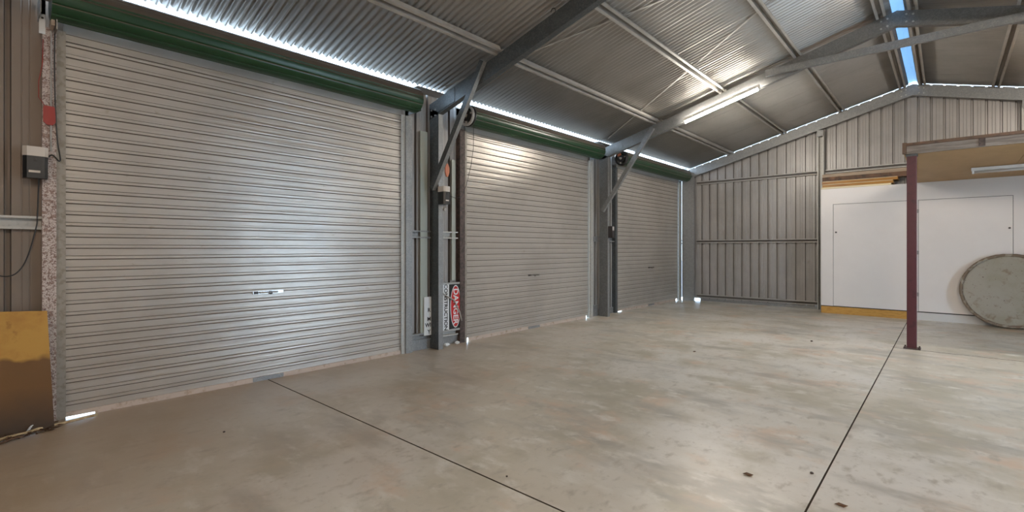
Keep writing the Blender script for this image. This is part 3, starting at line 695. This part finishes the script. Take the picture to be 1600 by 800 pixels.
MB().box(4.755, 4.80, 8.37, 8.44, 2.625, 2.770).build('joist_end', M['timber_dark'], dk)
MB().box(5.50, 5.56, 8.400, 8.41, 2.63, 2.735).build('strap_plate', M['rust_dark'], dk)
x0_, x1_ = 4.77, 9.3
def plyz(y_): return 2.616 - (y_ - 8.45) * .0085
for (ya_, yb_) in ((8.457, 11.895),):
    for (xa_, xb_) in ((x0_, 5.970), (5.974, 7.17), (7.174, 8.37), (8.374, 9.05)):
        MB().prism([(ya_, plyz(ya_)), (yb_, plyz(yb_)), (yb_, plyz(yb_) + .017), (ya_, plyz(ya_) + .017)], (xa_, 0, 0), (xb_, 0, 0), (0, 1, 0), (0, 0, 1)).build('ply_sheet', M['ply'], dk)
for xj in (4.83, 5.43, 6.03, 6.63, 7.23, 7.83, 8.43, 9.0):
    MB().box(xj - .02, xj + .02, 8.60, 12.2, 2.640, 2.725).build('joist', M['timber_old'], dk)
tube_light((6.05, 10.35, 2.592), (1, 0, 0), 1.13, 'unlit tube light under the plywood deck', M['tube_off'], up=(0, 0, 1), wd=.05)

# ------------------------------------------------------------------ round lid leaning on the cupboard
lid = empty('round_lid', (6.0, 11.56, 0), 'large round dirty fibreglass lid leaning against the right white cupboard', 'lid')
tilt = math.atan2(.22, 1.22); RL = .635
ax = Vector((1, 0, 0)); upv = Vector((0, math.sin(tilt), math.cos(tilt))); nv = Vector((0, -math.cos(tilt), math.sin(tilt)))
base = Vector((6.0, 11.60, .006)); cen = base + upv * RL
def ring(mb, prof, n=64, jit=0):
    vs = []; fs = []
    for i in range(n):
        a = 2 * math.pi * i / n
        for (r_, h_) in prof:
            j = 1 + (random.uniform(-jit, jit) if jit else 0)
            vs.append(cen + (ax * math.cos(a) + upv * math.sin(a)) * r_ * min(j, 1.0) + nv * h_ * j)
    k = len(prof)
    for i in range(n):
        for j in range(k - 1):
            fs.append((i * k + j, ((i + 1) % n) * k + j, ((i + 1) % n) * k + j + 1, i * k + j + 1))
    return mb.add(vs, fs, True)
m1 = MB(); ring(m1, [(.0001, .028), (.2, .027), (.45, .022), (.57, .010), (.605, .006), (.605, -.004), (.3, -.004), (.0001, -.004)])
m1.build('panel', M['disc'], lid)
m2 = MB(); ring(m2, [(.585, .006), (.592, .026), (.606, .040), (.626, .038), (.635, .022), (.635, -.012), (.585, -.014), (.585, .006)], n=96, jit=.008)
m2.build('rim', M['disc_rim'], lid)

# ------------------------------------------------------------------ left corner: plywood sheet, stick, litter
pl = MB(); t = .016
a = [(.175, .050, .0), (.175, .405, .0)]
pv = Vector((.19, 0, 0))
def plq(y_, z_, k): return (.225 - z_ * .12 + k, y_, z_)
vs = [plq(-.035, .01, 0), plq(.400, .01, 0), plq(.368, .875, 0), plq(-.035, .90, 0), plq(-.035, .01, -t), plq(.400, .01, -t), plq(.368, .875, -t), plq(-.035, .90, -t)]
pl.add(vs, [(0, 1, 2, 3), (7, 6, 5, 4), (0, 4, 5, 1), (1, 5, 6, 2), (2, 6, 7, 3), (3, 7, 4, 0)])
tag(pl.build('plywood_sheet', M['ply_stained'], None, (.2, 0, 0)), 'water stained yellow plywood sheet leaning at the left of the first door', 'plywood')
st = [(.44, -.08, .02), (.34, .06, .016), (.290, .15, .018), (.255, .25, .014), (.215, .33, .017), (.185, .45, .014), (.14, .60, .013), (.115, .66, .01)]
st = [(x + .0, y_, z_ + .002) for x, y_, z_ in st]
o = cable(st, .011, 'long pale crooked stick on the floor before the plywood', 'twig', 'stick'); o['category'] = 'stick'
o = cable([(.42, .05, .012), (.38, .12, .014), (.34, .19, .02), (.32, .23, .012)], .007, 'short brown twig beside the long stick', 'leaf', 'twig'); o['category'] = 'twig'
cp = MB()
for k in range(3):
    cp.obox((.235 + .006 * k, .262 + .006 * k, .028 + .013 * k), (.003, .006, .007), (-.006, .006, .0), (0, -.001, .002))
tag(cp.build('paper_scrap', M['signwhite'], None, (.24, .26, 0)), 'crumpled white paper scrap caught on the stick', 'scrap')
lt = MB()
for i in range(900):
    y_ = random.uniform(-.6, .43); x = random.uniform(.06, .34) * (1 if y_ < .3 else .8)
    if random.random() < .4: x = .24 + random.uniform(-.08, .10) - y_ * .12
    if x < .23 and y_ < -.01: x = .24
    a = random.uniform(0, 6.28); s_ = random.uniform(.008, .028); z_ = random.uniform(.004, .022)
    dx = math.cos(a) * s_; dy = math.sin(a) * s_
    lt.add([(x - dx, y_ - dy, z_), (x + dy * .45, y_ - dx * .45, z_ + random.uniform(0, .008)), (x + dx, y_ + dy, z_ + random.uniform(-.003, .01)), (x - dy * .45, y_ + dx * .45, z_)], [(0, 1, 2, 3)])
tag(lt.build('leaf_litter', M['leaf'], None, (.2, .1, 0)), 'dead leaves and dirt swept against the plywood', 'leaf litter', None, 'stuff')
# small bits lying on the open floor
bits = [((4.323, 3.073), .030, 'dark dry leaf on the floor, left of the long joint'), ((4.60, 3.348), .012, 'small dark pebble close to the long joint'), ((4.79, 3.03), .030, 'brown dry leaf right of the long joint'),
        ((1.265, 1.221), .010, 'small dark pebble on the floor before the first door'), ((3.749, 8.084), .018, 'small dark pebble on the far floor'), ((2.759, 6.266), .022, 'dark leaf fragment on the mid floor'), ((3.27, 2.1), .008, 'tiny dark pebble near the cross joint')]
for (x, y_), s_, lab in bits:
    if 'pebble' in lab:
        vs = []; fs = []
        for a in range(4):
            for b_ in range(6):
                th = math.pi * a / 3; q = s_ * random.uniform(.8, 1.1)
                vs.append((x + q * math.sin(th) * math.cos(b_), y_ + q * math.sin(th) * math.sin(b_), s_ * .6 + q * .6 * math.cos(th)))
        for a in range(3):
            for b_ in range(6): fs.append((a * 6 + b_, a * 6 + (b_ + 1) % 6, (a + 1) * 6 + (b_ + 1) % 6, (a + 1) * 6 + b_))
        o = MB().add(vs, fs).build('pebble', M['rust_dark'], None, (x, y_, 0)); tag(o, lab, 'pebble')
    else:
        pts = [(-1, 0, .004), (-.4, .45, .012), (.5, .4, .006), (1, 0, .014), (.4, -.35, .004), (-.5, -.4, .010)]
        vs = [(x + p[0] * s_, y_ + p[1] * s_, p[2]) for p in pts] + [(x + p[0] * s_, y_ + p[1] * s_, p[2] - .0015) for p in pts]
        o = MB().add(vs, [(0, 1, 2, 3, 4, 5), (11, 10, 9, 8, 7, 6)] + [(i, 6 + i, 6 + (i + 1) % 6, (i + 1) % 6) for i in range(6)]).build('dry_leaf', M['leaf'], None, (x, y_, 0)); tag(o, lab, 'leaf')
